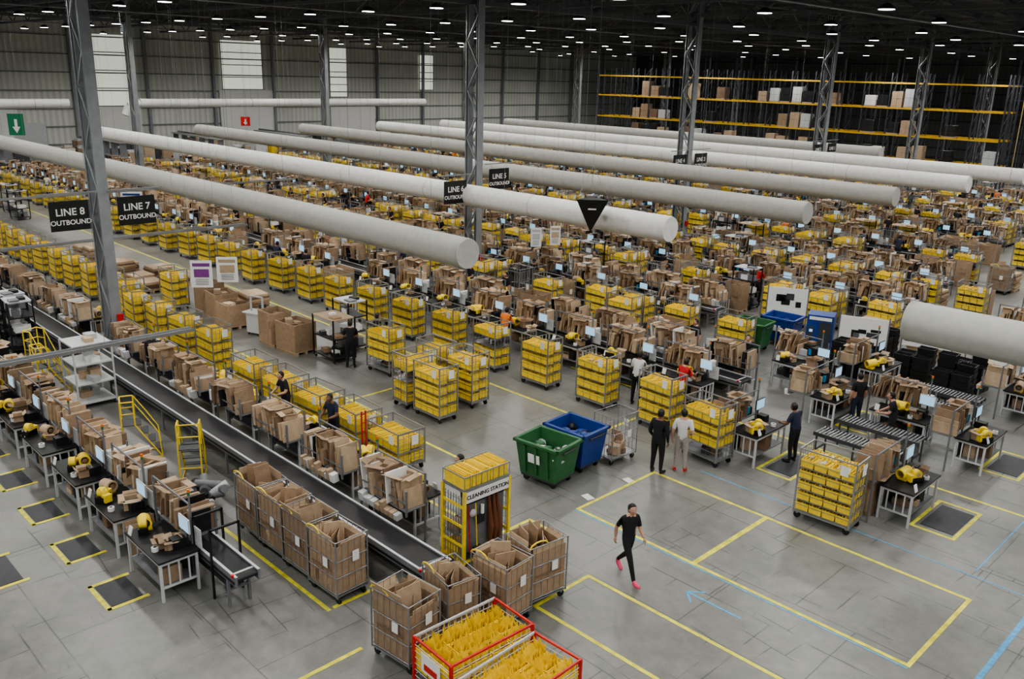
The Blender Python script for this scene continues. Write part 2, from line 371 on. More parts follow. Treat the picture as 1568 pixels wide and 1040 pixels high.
# ------------------------------------------------------------------ packing station
def station(seed,dark=False):
    random.seed(seed); b=MB()
    for sx in (-1,1):
        for sy in (-1,1): b.box(sx*.76,sy*.36,0,.05,.05,.85,'white_paint')
        b.box(sx*.76,0,.28,.04,.72,.04,'white_paint'); b.box(sx*.76,0,.78,.04,.72,.05,'white_paint')
        for k in range(3): b.box(sx*.76,-.2+.2*k,.3,.03,.03,.5,'white_paint')
    b.box(0,0,.3,1.5,.7,.025,'mid_grey'); b.box(0,-.36,.77,1.5,.04,.06,'white_paint'); b.box(0,.3,.33,1.45,.02,.45,'dark_grey')
    b.box(0,0,.85,1.64,.82,.035,'black')
    for k in range(6): b.box(U(-.6,.6),U(-.15,.15),.33,U(.2,.4),U(.2,.4),U(.1,.38),random.choice(CART+['dark_grey','black']),rz=U(-.2,.2))
    b.box(-.35,.68,1.0,1.75,.55,.025,'mid_grey')
    for sx in (-1.2,.5):
        b.box(sx,.42,0,.04,.04,1.75,'mid_grey'); b.box(sx,.93,.9,.04,.04,.6,'mid_grey')
    b.box(-.35,.42,1.72,1.75,.03,.03,'mid_grey'); b.box(-.35,.96,1.2,1.75,.02,.03,'mid_grey')
    x=-1.17; lim=-.3 if dark else .42
    while x<lim:
        t=U(.02,.06) if rnd()<.82 else U(.1,.2); hh=U(.25,.7); w=U(.38,.64); m=random.choice(['carton_a','carton_a','carton_b','carton_b','carton_b','carton_c'])
        if rnd()<.06: m='paper'
        if rnd()<.05: m='black'
        if rnd()<.92: b.box(x+t/2,.68+U(-.09,.07),1.03,t*.88,w,hh,m,ry=U(-.04,.28),rz=U(-.09,.09))
        x+=t+.008
    if dark:
        for k in range(4): b.box(U(-.2,.35),.68+U(-.1,.1),1.03+.0*k,U(.15,.35),U(.2,.4),U(.15,.5),random.choice(['black','dark_grey','carton_c','black','parcel_grey']),rz=U(-.4,.4))
    for k in range(3):
        if rnd()<.55: s=U(.25,.42); b.openbox(U(-.95,.15),.66,U(1.35,1.5),s*1.2,s,s*.6,random.choice(CART[:2]),.01,rz=U(-.5,.5),flaps=True)
    x=-1.1
    if rnd()<.8:
        while x<.3:
            t=U(.08,.2); b.box(x+t/2,1.02,.82,t*.9,.16,U(.12,.28),random.choice(['paper','carton_b','carton_b','white_paint','parcel_grey']),rx=-.15); x+=t+.01
    for k in range(random.choice([1,2,3])):
        X=U(-.6,.5);Y=U(-.15,.2); s=U(.18,.34); m=random.choice(CART[:2]); rr=U(-.5,.5)
        b.openbox(X,Y,.885,s*1.2,s,s*.7,m,.008,rz=rr,flaps=True)
    if rnd()<.5: b.box(.93,.1,.02,.03,.62,U(.7,1.0),random.choice(CART[:2]),ry=-.10); b.box(.98,.05,.02,.03,.5,U(.5,.9),random.choice(CART[:2]),ry=-.12)
    mx=U(.45,.7); b.cyl((mx,.34,.88),(mx,.34,1.35),.018,'dark_grey',6); b.box(mx,.30,1.2,.44,.035,.3,'dark_grey' if dark else 'white_paint'); b.box(mx,.279,1.215,.40,.006,.265,'screen')
    b.box(mx-.2,.2,.885,.32,.16,.02,'black'); b.box(mx-.05,.15,.885,.22,.26,.2,'black')
    if not dark: b.box(.72,.43,.9,.34,.02,.42,'parcel_grey')
    for k in range(random.choice([1,2,2])):
        X=U(-.7,-.05); Y=U(-.3,-.1); r=U(0,3)
        b.box(X,Y,.885,.32,.19,.15,'black_gloss',rz=r); c=Vector((math.cos(r),math.sin(r),0)); n=Vector((-c.y,c.x,0)); p=Vector((X,Y,1.10))
        b.cyl(p-n*.07,p+n*.07,.11,'yellow_paint',14); b.cyl(p-n*.075,p+n*.075,.05,'carton_b',10); b.box(X+c.x*.15,Y+c.y*.15,.93,.14,.16,.17,'yellow_paint',rz=r)
    if rnd()<.75:
        q=U(-.7,.1); a=U(-.6,.6); p=Vector((q,U(-.1,.15),1.06)); d=Vector((math.cos(a),math.sin(a),.12)).normalized()*.17
        b.tube(p-d,p+d,.13,random.choice(['carton_b','yellow_paint','yellow_paint']),16,.035); b.cyl(p-d*.9,p+d*.9,.05,'carton_c',8)
        b.box(p.x,p.y,.885,.2,.22,.06,'yellow_paint')
    b.cyl((.3,-.25,.885),(.3,-.25,.97),.07,'paper',12); b.cyl((.3,-.25,.97),(.3,-.25,.975),.035,'dark_grey',10)
    b.box(-.62,-.38,.9,.13,.02,.18,'paper',rx=-.3); b.box(.1,.46,1.1,.1,.07,.2,'cyan_bottle')
    b.cyl((.5,.42,1.7),(.5,.42,2.0),.02,'mid_grey',6); b.cyl((.5,.42,2.0),(.5,.42,2.06),.03,'orange',6); b.cyl((.5,.42,1.94),(.5,.42,2.0),.03,'sign_green',6)
    b.path([(.6,.4,.9),(.65,.42,.5),(.4,.4,.3),(.2,.42,.6)],.012,'black',4)
    return b.mesh('packing_station')
ST=[station(40+i) for i in range(8)]
SD=[station(50+i,True) for i in range(4)]
random.seed(12)
# ------------------------------------------------------------------ people
def skin_geo(vs,es,rs,sub=1):
    me=bpy.data.meshes.new('t'); me.from_pydata([tuple(v) for v in vs],es,[]); ob=bpy.data.objects.new('t',me); COL.objects.link(ob)
    ob.modifiers.new('s','SKIN')
    sv=me.skin_vertices[0].data
    for i,r in enumerate(rs): sv[i].radius=r if isinstance(r,tuple) else (r,r); sv[i].use_root=(i==0)
    md=ob.modifiers.new('u','SUBSURF'); md.levels=sub; md.render_levels=sub
    dg=bpy.context.evaluated_depsgraph_get(); ev=ob.evaluated_get(dg); m2=ev.to_mesh()
    V=[v.co.copy() for v in m2.vertices]; F=[tuple(p.vertices) for p in m2.polygons]; ev.to_mesh_clear()
    bpy.data.objects.remove(ob); bpy.data.meshes.remove(me); return V,F
def segd(p,a,b_):
    d=b_-a; t=max(0,min(1,(p-a).dot(d)/max(d.length_squared,1e-9))); return (p-a-d*t).length
def person(J,shirt,pants,shoe,skin='skin_tone',hair='hair',pony=False,sub=2,slim=1.,long_sleeve=False,yaw=0.,bald=False):
    V=Vector; j={k:V(v) for k,v in J.items()}
    names=['pelvis','waist','chest','neck','head','shL','elL','wrL','shR','elR','wrR','hipL','knL','anL','toL','hipR','knR','anR','toR']
    R={'pelvis':(.155*slim,.125*slim),'waist':(.125*slim,.105*slim),'chest':(.155*slim,.12*slim),'neck':.052,'head':.05,'sh':.068*slim,'el':.045*slim,'wr':.028,'hip':.098*slim,'kn':.062*slim,'an':.042,'to':.038}
    idx={n:i for i,n in enumerate(names)}
    vs=[j[n] for n in names]; rs=[R[n] if n in R else R[n[:-1]] for n in names]
    E=[('pelvis','waist'),('waist','chest'),('chest','neck'),('neck','head'),('chest','shL'),('shL','elL'),('elL','wrL'),('chest','shR'),('shR','elR'),('elR','wrR'),('pelvis','hipL'),('hipL','knL'),('knL','anL'),('anL','toL'),('pelvis','hipR'),('hipR','knR'),('knR','anR'),('anR','toR')]
    gv,gf=skin_geo(vs,[(idx[a],idx[b_]) for a,b_ in E],rs,sub)
    segs=[(j['pelvis'],j['waist'],shirt),(j['waist'],j['chest'],shirt),(j['chest'],j['neck'].lerp(j['chest'],.25),shirt),(j['neck'],j['head'],skin)]
    for s in 'LR':
        a=j['sh'+s];e=j['el'+s];w=j['wr'+s]
        segs+=[(j['chest'],a,shirt),(a,a.lerp(e,.7),shirt),(a.lerp(e,.8),e,shirt if long_sleeve else skin),(e,w,shirt if long_sleeve else skin)]
        segs+=[(j['hip'+s],j['kn'+s],pants),(j['kn'+s],j['an'+s].lerp(j['kn'+s],.12),pants),(j['pelvis'],j['hip'+s],pants),(j['an'+s],j['to'+s],shoe)]
    b=MB(); byM={}
    for f in gf:
        c=sum((gv[i] for i in f),V())/len(f); m=min(segs,key=lambda s:segd(c,s[0],s[1]))[2]
        byM.setdefault(m,[]).append(f)
    b.v+=[tuple(v) for v in gv]
    for m,fs in byM.items():
        k=b.mi(m)
        for f in fs: b.f.append(list(f)); b.m.append(k); b.smooth.append(True)
    for s in 'LR':
        a=j['an'+s];t=j['to'+s]; d=(t-a); 
        b.sph((a+(t-a)*.62)+V((0,0,-.012)),(.135,.046,.04),shoe,10,6,f=(lambda ang,pit:(lambda p:Matrix.Rotation(ang,3,'Z')@(Matrix.Rotation(pit,3,'Y')@p)))(math.atan2(d.y,d.x),math.atan2(-d.z-.045,math.hypot(d.x,d.y))))
    for s in 'LR':
        w=j['wr'+s]; d=(w-j['el'+s]).normalized(); side=d.cross(V((0,1,0))).normalized() if abs(d.y)<.9 else V((1,0,0)); nrm=d.cross(side)
        inn=nrm*(-1 if nrm.y*(1 if s=='L' else -1)>0 else 1)
        pv=[w-d*.01,w+d*.045,w+d*.085]; V2,F2=skin_geo(pv,[(0,1),(1,2)],[.024,.033,.030],1); b.add(V2,F2,skin,True)
        for q,(off,ln) in enumerate(((-.027,.068),(-.009,.078),(.009,.073),(.026,.056))):
            r0=w+d*.075+side*off; p1=r0+d*ln*.5+inn*.006; p2=p1+d*ln*.3+inn*.014; p3=p2+d*ln*.22+inn*.018
            V2,F2=skin_geo([r0,p1,p2,p3],[(0,1),(1,2),(2,3)],[.0095,.009,.008,.007],1); b.add(V2,F2,skin,True)
        t0=w+d*.03-side*.02; t1=t0-side*.03+d*.025+inn*.01; t2=t1+d*.03+inn*.008; V2,F2=skin_geo([t0,t1,t2],[(0,1),(1,2)],[.012,.010,.008],1); b.add(V2,F2,skin,True)
    hc=j['head']+V((.012,0,.035)); Q=Matrix.Rotation(yaw,3,'Z')
    def shape(p):
        q=p.copy()
        if q.z<0: k=1+q.z/.115*.32; q.y*=k; q.x=q.x*(k+.08)+.012*(-q.z/.115)
        if q.x>.07 and abs(q.y)<.02 and -.03<q.z<.02: q.x+=.018
        return Q@q
    b.sph(hc,(.095,.075,.118),skin,20,14,f=shape)
    for s in (-1,1):
        b.sph(hc+Q@V((.082,s*.03,.008)),(.012,.014,.009),'paper',8,6); b.sph(hc+Q@V((.091,s*.03,.008)),(.005,.007,.007),'hair',6,4)
        b.sph(hc+Q@V((-.002,s*.076,-.005)),(.018,.01,.03),skin,8,6); b.sph(hc+Q@V((.084,s*.03,.03)),(.008,.02,.005),'hair',6,4)
    b.sph(hc+Q@V((.086,0,-.055)),(.010,.024,.008),'pink' if skin=='skin_tone' else 'skin_dark',8,4)
    b.sph(hc+Q@V((.102,0,-.018)),(.016,.012,.02),skin,8,6)
    def hs(p):
        q=p.copy()
        if q.x>.03: q.x=.03+(q.x-.03)*max(0.,min(1,(q.z-.02)/.06))
        if q.z<-.02 and q.x>-.02: q.y*=.9
        return Q@q
    if not bald: b.sph(hc+Q@V((-.012,0,.018)),(.102,.084,.115),hair,20,14,f=hs)
    if pony:
        V2,F2=skin_geo([hc+Q@V((-.09,0,.05)),hc+Q@V((-.15,0,.02)),hc+Q@V((-.16,0,-.08)),hc+Q@V((-.14,0,-.17))],[(0,1),(1,2),(2,3)],[.02,.035,.03,.012],1); b.add(V2,F2,hair,True)
    b.cyl(j['neck']+V((0,0,-.06)),j['neck']+V((0,0,-.03)),.075,shirt,14,.062)
    return b.mesh('person')
stand=dict(pelvis=(0,0,.95),waist=(0,0,1.1),chest=(.0,0,1.30),neck=(.0,0,1.47),head=(.015,0,1.56),shL=(0,.17,1.39),elL=(-.03,.24,1.10),wrL=(.05,.24,.86),shR=(0,-.17,1.39),elR=(-.03,-.24,1.10),wrR=(.06,-.23,.86),
 hipL=(0,.09,.90),knL=(.02,.11,.50),anL=(-.02,.12,.085),toL=(.13,.15,.04),hipR=(0,-.09,.90),knR=(.02,-.11,.50),anR=(-.02,-.12,.085),toR=(.13,-.15,.04))
work=dict(stand); work.update(chest=(.04,0,1.29),neck=(.08,0,1.45),head=(.12,0,1.53),shL=(.05,.17,1.38),elL=(.12,.25,1.12),wrL=(.36,.18,1.08),shR=(.05,-.17,1.38),elR=(.14,-.25,1.12),wrR=(.38,-.14,1.02))
walk=dict(pelvis=(0,0,.93),waist=(.01,0,1.07),chest=(.02,0,1.27),neck=(.03,0,1.44),head=(.05,0,1.525),shL=(.06,.155,1.36),elL=(.10,.20,1.11),wrL=(.27,.17,.97),shR=(-.03,-.155,1.36),elR=(-.16,-.20,1.13),wrR=(-.17,-.20,.89),
 hipL=(-.01,.085,.89),knL=(-.10,.09,.50),anL=(-.40,.09,.19),toL=(-.29,.09,.05),hipR=(.01,-.085,.89),knR=(.20,-.09,.52),anR=(.35,-.09,.10),toR=(.50,-.10,.07))
pw=person(walk,'cloth_black','cloth_black','pink',pony=True,slim=1.0,yaw=-.25)
o=place(pw,'walking_woman',(-10.15,13.65,0),math.radians(-12),1.02)
p1=dict(stand); p1.update(elL=(-.02,.25,1.10),wrL=(.13,.20,.90),head=(.03,0,1.56))
o=place(person(p1,'cloth_black','cloth_black','black',long_sleeve=True,slim=1.15,skin='skin_dark'),'standing_man',(-12.75,18.2,0),math.radians(100),1.05)
p2=dict(stand); p2.update(elR=(-.08,-.27,1.12),wrR=(.12,-.20,1.02))
o=place(person(p2,'cloth_white','cloth_beige','red',skin='skin_tone',yaw=.4,slim=1.08),'standing_man',(-12.4,18.75,0),math.radians(120),1.03)
WK=[person(work,'cloth_black','cloth_black','black',sub=1,slim=1.1),person(work,'cloth_navy','cloth_black','black',skin='skin_dark',sub=1,slim=1.1),person(stand,'cloth_black','cloth_navy','black',sub=1,slim=1.1),person(work,'cloth_red','cloth_black','black',sub=1,slim=1.1),person(work,'cloth_white','cloth_navy','black',sub=1,slim=1.1),person(work,'orange','cloth_navy','black',sub=1,slim=1.1)]
o=place(person(work,'cloth_white','cloth_black','black',skin='skin_dark',slim=1.1),'warehouse_worker',(-16.2,21.75,0),math.radians(100),1.05)
place(WK[3],'warehouse_worker',(-20.8,36.9,0),1.2); place(WK[0],'warehouse_worker',(-14.2,12.75,0),math.radians(-120))
# ------------------------------------------------------------------ conveyors
def conveyor(x0,x1,y,w,name='belt_conveyor',z=.80):
    b=MB(); L=x1-x0; c=(x0+x1)/2
    b.box(c,0,z-.06,L,w-.12,.06,'belt')
    b.cyl((x1,-w/2+.06,z-.05),(x1,w/2-.06,z-.05),.05,'belt',10); b.cyl((x0,-w/2+.06,z-.05),(x0,w/2-.06,z-.05),.05,'belt',10)
    for s in (-1,1):
        b.box(c,s*(w/2-.03),z-.18,L+.1,.04,.21,'mid_grey'); b.box(c,s*(w/2-.03),z+.03,L+.1,.05,.012,'white_paint'); b.box(c,s*(w/2+.0),z-.13,L,.012,.05,'black')
    b.box(x1-.15,0,z-.02,.05,w-.1,.03,'white_paint')
    x=x1-.35
    while x>x0:
        for s in (-1,1): b.box(x,s*(w/2-.05),0,.06,.05,z-.15,'mid_grey')
        b.box(x,0,.35,.05,w-.1,.05,'mid_grey'); x-=1.9
    b.box(c,0,.3,L*.98,.25,.1,'dark_grey')
    b.cyl((x1-.05,-w/2,z+.02),(x1-.05,-w/2,z+.06),.035,'red',10)
    return b.obj(name,(0,y,0))
conveyor(-60,-12.1,10.15,.72); conveyor(-60,-14.3,7.32,.52)
b=MB()
for x in (-.6,.1):
    b.box(x,-.3,0,.04,.04,1.5,'black'); b.box(x,.3,0,.04,.04,1.5,'black'); b.box(x,0,1.46,.04,.62,.04,'black')
b.obj('conveyor_guard_frame',(-15.2,7.32,0))
for i in range(16):
    x=-16.4-2.2*i
    place((ST+SD[:1])[i%9],'packing_station',(x,6.6,0),0)
for i in range(18):
    x=-15.1-2.4*i
    if nearcol(x,11.75,1.8,1.2): continue
    place(ST[(i*3+1)%8],'packing_station',(x,11.75,0),math.pi)
for i in range(5): place(random.choice(TCL),'tote_trolley',(-17.75-1.85*i,13.45,0),U(-.05,.05))
for i in range(15): place(random.choice(TC[:2]),'tote_trolley',(-27.6-2.1*i,13.3 if i<4 else 13.9,0),U(-.08,.08))
for i in range(12): place(random.choice(ST+SD),'packing_station',(-23-2.4*i,3.2,0),math.pi)
def mat_pad(x,y,w=1.05,d=.7):
    b=MB(); b.box(0,0,0,w,d,.012,'dark_grey')
    for s in (-1,1): b.box(s*(w/2+.06),0,.001,.09,d+.2,.006,'tape_yellow')
    b.box(0,-d/2-.07,.001,w+.2,.09,.006,'tape_yellow'); b.obj('anti_fatigue_mat',(x,y,.001))
for i in range(9): mat_pad(-16.6-2.2*i,5.75,.9,.6)
for i in range(5): mat_pad(-18.9-2.4*i,4.15,1.2,.75)
# ------------------------------------------------------------------ floor tape
b=MB()
def tx(x0,x1,y,m='tape_yellow',w=.085): b.box((x0+x1)/2,y,.001,abs(x1-x0)+w,w,.004,m)
def ty(x,y0,y1,m='tape_yellow',w=.085): b.box(x,(y0+y1)/2,.0012,w,abs(y1-y0)+w,.004,m)
tx(-12.8,-4.9,15.15);tx(-12.8,-4.9,18.2);ty(-12.8,15.15,18.2);ty(-4.9,15.15,18.2);ty(-9.5,15.15,18.2,w=.12)
tx(-12.8,-4.9,15.06,'tape_blue',.04)
tx(-10.7,-2.5,13.1);tx(-10.7,-2.5,11.5);ty(-10.7,11.5,13.1)
ty(-11.9,6.5,8.2)
ty(-13.3,8.6,9.7); tx(-17.5,-13.3,8.45)
tx(-30,-15.3,14.9); tx(-30,-17,19.6); ty(-15.5,19.4,21.6); tx(-26,-13.2,12.75); ty(-13.2,12.7,13.9); tx(-13.2,-12.2,13.9); ty(-12.2,12.9,13.9)
tx(-70,-30,15.0); tx(-70,-30,19.4)
tx(-24.5,-20.5,15.2,w=.06); ty(-22.4,15,19); tx(-20,-4,23)
ty(-3.9,9,34,'tape_blue',.10); ty(-5.2,19.5,34,'tape_blue',.03); tx(-12,-4,19.2,'tape_blue',.03)
for yy in (20.6,25.2,29.6):
    for xx in (-6.5,-10.6):
        ty(xx-.5,yy-.1,yy+1.7); ty(xx+.45,yy-.1,yy+1.7); tx(xx-.5,xx+.45,yy-.1); tx(xx-.5,xx+.45,yy+1.7); b.box(xx,yy+.8,.001,.75,1.4,.012,'dark_grey')
b.obj('floor_marking_tape')
b=MB(); b.box(0,0,.001,1.25,.045,.003,'tape_blue'); 
for s in (-1,1): b.box(-.48,s*.13,.0012,.38,.045,.003,'tape_blue',rz=s*.75)
b.obj('floor_arrow',(-8.35,14.15,0))
for x,y in ((-13.05,15.8),(-12.95,17.3),(-12.1,13.2)):
    b=MB(); b.box(0,0,0,.3,.21,.004,'paper'); b.obj('paper_sheet',(x,y,.001),U(0,3))
# ------------------------------------------------------------------ cage trolleys
def cage(seed,L=.95,D=.75,H=1.38,lined=True):
    random.seed(seed); b=MB(); g='galv'
    for sx in (-1,1):
        for sy in (-1,1):
            b.cyl((sx*L/2,sy*D/2,.18),(sx*L/2,sy*D/2,H),.018,g,6); b.cyl((sx*(L/2-.06),sy*(D/2-.08)-.02,.075),(sx*(L/2-.06),sy*(D/2-.08)+.02,.075),.075,'black',10); b.box(sx*(L/2-.06),sy*(D/2-.08),.1,.05,.05,.09,g)
    b.box(0,0,.18,L,D,.03,g)
    for z in (.25,.6,.95,H-.01):
        for sy in (-1,1): b.cyl((-L/2,sy*D/2,z),(L/2,sy*D/2,z),.012,g,5)
        for sx in (-1,1): b.cyl((sx*L/2,-D/2,z),(sx*L/2,D/2,z),.012,g,5)
    for k in range(1,6):
        for sy in (-1,1): b.cyl((-L/2+L*k/6,sy*D/2,.2),(-L/2+L*k/6,sy*D/2,H),.006,g,4)
    for k in range(1,5):
        for sx in (-1,1): b.cyl((sx*L/2,-D/2+D*k/5,.2),(sx*L/2,-D/2+D*k/5,H),.006,g,4)
    if lined:
        t=.012
        for sy in (-1,1):
            h=U(.95,1.12); b.box(0,sy*(D/2-.03),.22,L-.06,t,h,'carton_a'); b.box(0,sy*(D/2+.012),.7,L*.7,.004,.05,'carton_c')
            b.box(U(-.1,.1),sy*(D/2-.04),.22+h,L*.8,t,U(.08,.22),'carton_b',rx=sy*U(-.5,.2))
        for sx in (-1,1):
            h=U(.9,1.12); b.box(sx*(L/2-.03),0,.22,t,D-.06,h,'carton_a'); b.box(sx*(L/2-.03),0,.22+h,t,D*.7,U(.08,.2),'carton_b',ry=sx*U(-.2,.6))
        for k in range(7): b.box(U(-.25,.25),U(-.2,.2),U(.2,.5),U(.25,.4),U(.2,.35),U(.1,.35),random.choice(CART),rz=U(-.6,.6),rx=U(-.3,.3))
        for k in range(7): b.box(U(-.3,.3),U(-.2,.2),.6,U(.01,.02),U(.3,.5),U(.5,1.0),random.choice(CART[:2]),rz=U(-1.,1.),rx=U(-.2,.2))
        pts=[(-L/2,-D/2,H-.05)]+[(-L/2+.22+.22*math.sin(a-1.57),-D/2,H+.1*math.cos(a-1.57)) for a in (0,.6,1.2,1.8,2.4,3.1)]
        b.path(pts,.016,'yellow_paint',6)
    else:
        for k in range(4): b.box(U(-.2,.2),U(-.15,.15),.22,U(.25,.4),U(.2,.35),U(.1,.3),random.choice(CART),rz=U(-.6,.6))
        for k in range(3): b.box(U(-.25,.25),U(-.1,.1),.25,.015,U(.3,.5),U(.4,.6),random.choice(CART[:2]),rz=U(-1.,1.),ry=U(-.2,.2))
    b.box(.15,-D/2-.02,.75,.15,.008,.2,'paper'); b.box(L/2+.02,.08,.85,.008,.15,.22,'paper')
    return b.mesh('cage_trolley')
CG=[cage(60+i) for i in range(5)]; CGE=cage(70,1.0,.75,1.45,False); CGT=cage(71,1.1,.8,1.8,False)
random.seed(13)
for i in range(4): place(CG[i],'cage_trolley',(-16.85+i*1.03,9.05-.02*i,0),U(-.05,.05))
for i,(x,y,r,s) in enumerate(((-11.2,8.7,.1,1),(-11.25,9.8,-.15,.93),(-10.95,10.8,.05,.97),(-10.95,11.75,1.45,1))): place(CG[(i+2)%5],'cage_trolley',(x,y,0),r,s)
place(CG[1],'cage_trolley',(-5.2,27.5,0),.3); place(CG[2],'cage_trolley',(-4.3,28.3,0),.3);place(CG[3],'cage_trolley',(-6.3,28.9,0),.1)
b=MB()
for k in range(16):
    b.cyl((U(-.7,.5),U(-.3,.3),U(.14,.5)),(U(-.6,.8),U(-.35,.35),U(.14,.55)),U(.06,.11),random.choice(['parcel_grey','black','mid_grey','dark_grey']),12)
b.obj('film_wrapped_packaging_pile',(-18.9,8.75,0))
# ------------------------------------------------------------------ low tote frames
def red_frame(seed):
    random.seed(seed); b=MB(); L=1.0;D=1.75;H=1.05
    for sx in (-1,1):
        for sy in (-1,1):
            b.box(sx*L/2,sy*D/2,.12,.05,.05,H-.12,'red'); b.cyl((sx*(L/2-.06),sy*(D/2-.08)-.02,.07),(sx*(L/2-.06),sy*(D/2-.08)+.02,.07),.07,'black',10)
    for z in (.18,H-.03):
        for sx in (-1,1): b.box(sx*L/2,0,z,.035,D,.035,'red' if z<.5 or sx>0 else 'parcel_grey')
        for sy in (-1,1): b.box(0,sy*D/2,z,L,.035,.035,'red' if z>.5 else 'white_paint')
    for k in range(6):
        z=.3+k*.12
        for sx in (-1,1): b.box(sx*L/2,0,z,.01,D,.01,'white_paint')
        for sy in (-1,1): b.box(0,sy*D/2,z,L,.01,.01,'white_paint')
    for k in range(1,14): 
        for sx in (-1,1): b.box(sx*L/2,-D/2+D*k/14,.2,.008,.008,H-.2,'white_paint')
    b.box(0,0,.2,L,D,.03,'mid_grey')
    for j in range(4):
        yy=-D/2+D*(j+.5)/4
        for i in range(3):
            xx=-L/2+L*(i+.5)/3
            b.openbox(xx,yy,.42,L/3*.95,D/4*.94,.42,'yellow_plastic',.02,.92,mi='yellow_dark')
            for k in range(7):
                y0=yy-D/8*.8+k*D/4*.8/6; hh=U(.03,.16); z0=.55; zt=.88+hh; w=L/3*.42; sk=U(-.04,.04)
                vs=[(xx-w,y0,z0),(xx+w,y0,z0),(xx+w,y0+.02+sk,zt),(xx+w*.5,y0+.03+sk,zt-.09),(xx,y0+.02+sk,zt+.03),(xx-w*.5,y0,zt-.09),(xx-w,y0+.02+sk,zt)]
                b.add(vs,[(0,1,2,3,4,5,6)],'yellow_plastic')
    b.box(0,-D/2-.03,.55,.5,.01,.35,'paper'); b.box(0,-D/2-.037,.6,.35,.004,.12,'red')
    return b.mesh('tote_pallet_frame')
place(red_frame(1),'tote_pallet_frame',(-9.85,9.1,0),-.05); place(red_frame(2),'tote_pallet_frame',(-8.6,8.95,0),.03)
# ------------------------------------------------------------------ wheelie bins
def bin_(m,name,x,y,rz,contents,seed):
    random.seed(seed); b=MB()
    L,D,H=1.3,1.05,.95
    b.openbox(0,0,.2,L,D,H,m,.04,.82)
    for s in (-1,1): b.box(0,s*(D/2+.02),.2+H-.07,L+.1,.06,.07,m); b.box(s*(L/2+.02),0,.2+H-.07,.06,D+.1,.07,m)
    for k in (-.35,0,.35): 
        b.box(k,-D/2*.91,.3,.06,.05,H-.2,m,rx=.095); b.box(k,D/2*.91,.3,.06,.05,H-.2,m,rx=-.095)
    b.box(0,0,.15,L*.8,D*.8,.05,'dark_grey')
    for sx in (-1,1):
        for sy in (-1,1): b.cyl((sx*.42,sy*.32-.025,.09),(sx*.42,sy*.32+.025,.09),.09,'black',12); b.box(sx*.42,sy*.32,.12,.08,.08,.06,'galv')
        b.cyl((sx*(L/2+.04),-.3,1.0),(sx*(L/2+.04),.3,1.0),.025,'dark_grey',8)
    b.box(-.05,-D/2*.93-.035,.62,.36,.012,.24,'paper',rx=.09); b.box(-.05,-D/2*.93-.045,.75,.36,.012,.1,'red',rx=.09)
    for k in range(26): b.sph((U(-.5,.5),U(-.38,.38),U(.72,.9)),(U(.1,.2),U(.08,.16),U(.05,.1)),random.choice(contents),9,6,f=(lambda a:(lambda p:Matrix.Rotation(a,3,'Z')@p))(U(0,3)))
    for k in range(10): b.box(U(-.45,.45),U(-.33,.33),U(.75,.88),U(.15,.4),U(.1,.3),.02,random.choice(contents),rz=U(0,3),rx=U(-.6,.6))
    b.obj(name,(x,y,0),rz)
bin_('green_bin','green_waste_bin',-14.4,15.75,.12,['green_bin','carton_a','parcel_grey','paper','dark_grey'],3)
bin_('blue_bin','blue_waste_bin',-14.55,17.0,.05,['blue_bin','blue_bin','black'],4)
place(CGE,'cage_trolley',(-14.1,18.1,0),1.5,.95)
bin_('green_bin','green_waste_bin',-17.0,30.0,.1,['green_bin','parcel_grey'],5)
bin_('blue_bin','blue_waste_bin',-16.6,31.6,.1,['blue_bin'],6)
# ------------------------------------------------------------------ cleaning station
b=MB(); W=1.25;D=.7;H=1.8
for sx in (-1,1):
    for sy in (-1,1): b.box(sx*D/2,sy*W/2,.12,.06,.06,H-.12,'yellow_paint'); b.cyl((sx*.28-.02,sy*.5,.07),(sx*.28+.02,sy*.5,.07),.07,'black',10)
b.box(0,0,.12,D,W,.04,'yellow_paint'); b.box(.2,0,.16,.02,W-.06,H-.45,'mid_grey')
for sy in (-1,1):
    for z in (.5,.95,1.4): b.box(0,sy*W/2,z,D,.03,.06,'yellow_paint')
    for k in range(1,8): b.box(-D/2+D*k/8,sy*W/2,.16,.012,.012,H-.3,'galv')
    for k in range(9): b.box(0,sy*W/2,.3+k*.16,D,.01,.01,'galv')
for k in range(4): b.openbox(-.1,-W/2+.18+k*.3,.17,.4,.28,.3,'yellow_plastic',.015,.95); b.box(-.1,-W/2+.18+k*.3,.7,.35,.26,.2,random.choice(['black','mid_grey','carton_a']))
b.box(-.1,0,.68,.45,W-.05,.02,'galv')
b.box(D/2+.01,0,H-.27,.03,W+.06,.24,'paper'); b.box(0,0,H-.02,D+.04,W+.04,.03,'galv')
for z in (H+.02,H+.3):
    for sy in (-1,1): b.box(0,sy*W/2,z,D,.02,.02,'galv')
    for sx in (-1,1): b.box(sx*D/2,0,z,.02,W,.02,'galv')
for sx in (-1,1):
    for k in range(9): b.box(sx*D/2,-W/2+W*k/8,H,.012,.012,.32,'galv')
random.seed(5)
for k in range(5): 
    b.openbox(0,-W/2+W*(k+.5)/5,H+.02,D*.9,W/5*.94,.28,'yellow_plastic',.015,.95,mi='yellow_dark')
    for q in range(3): b.box(0,-W/2+W*(k+.25+.25*q)/5,H+.1,D*.8,.01,.24,'yellow_plastic',rx=U(-.1,.1))
for y0,m in ((.12,'mop_brown'),(.25,'mop_brown'),(.36,'mop_brown')):
    b.cyl((.27,y0,1.45),(.30,y0+.05,.7),.03,m,8,.07); b.cyl((.3,y0+.05,.7),(.3,y0+.02,.35),.07,m,8,.04)
b.cyl((.27,-.45,1.4),(.30,-.42,.3),.014,'red',6); b.box(.3,-.42,.2,.06,.26,.12,'black')
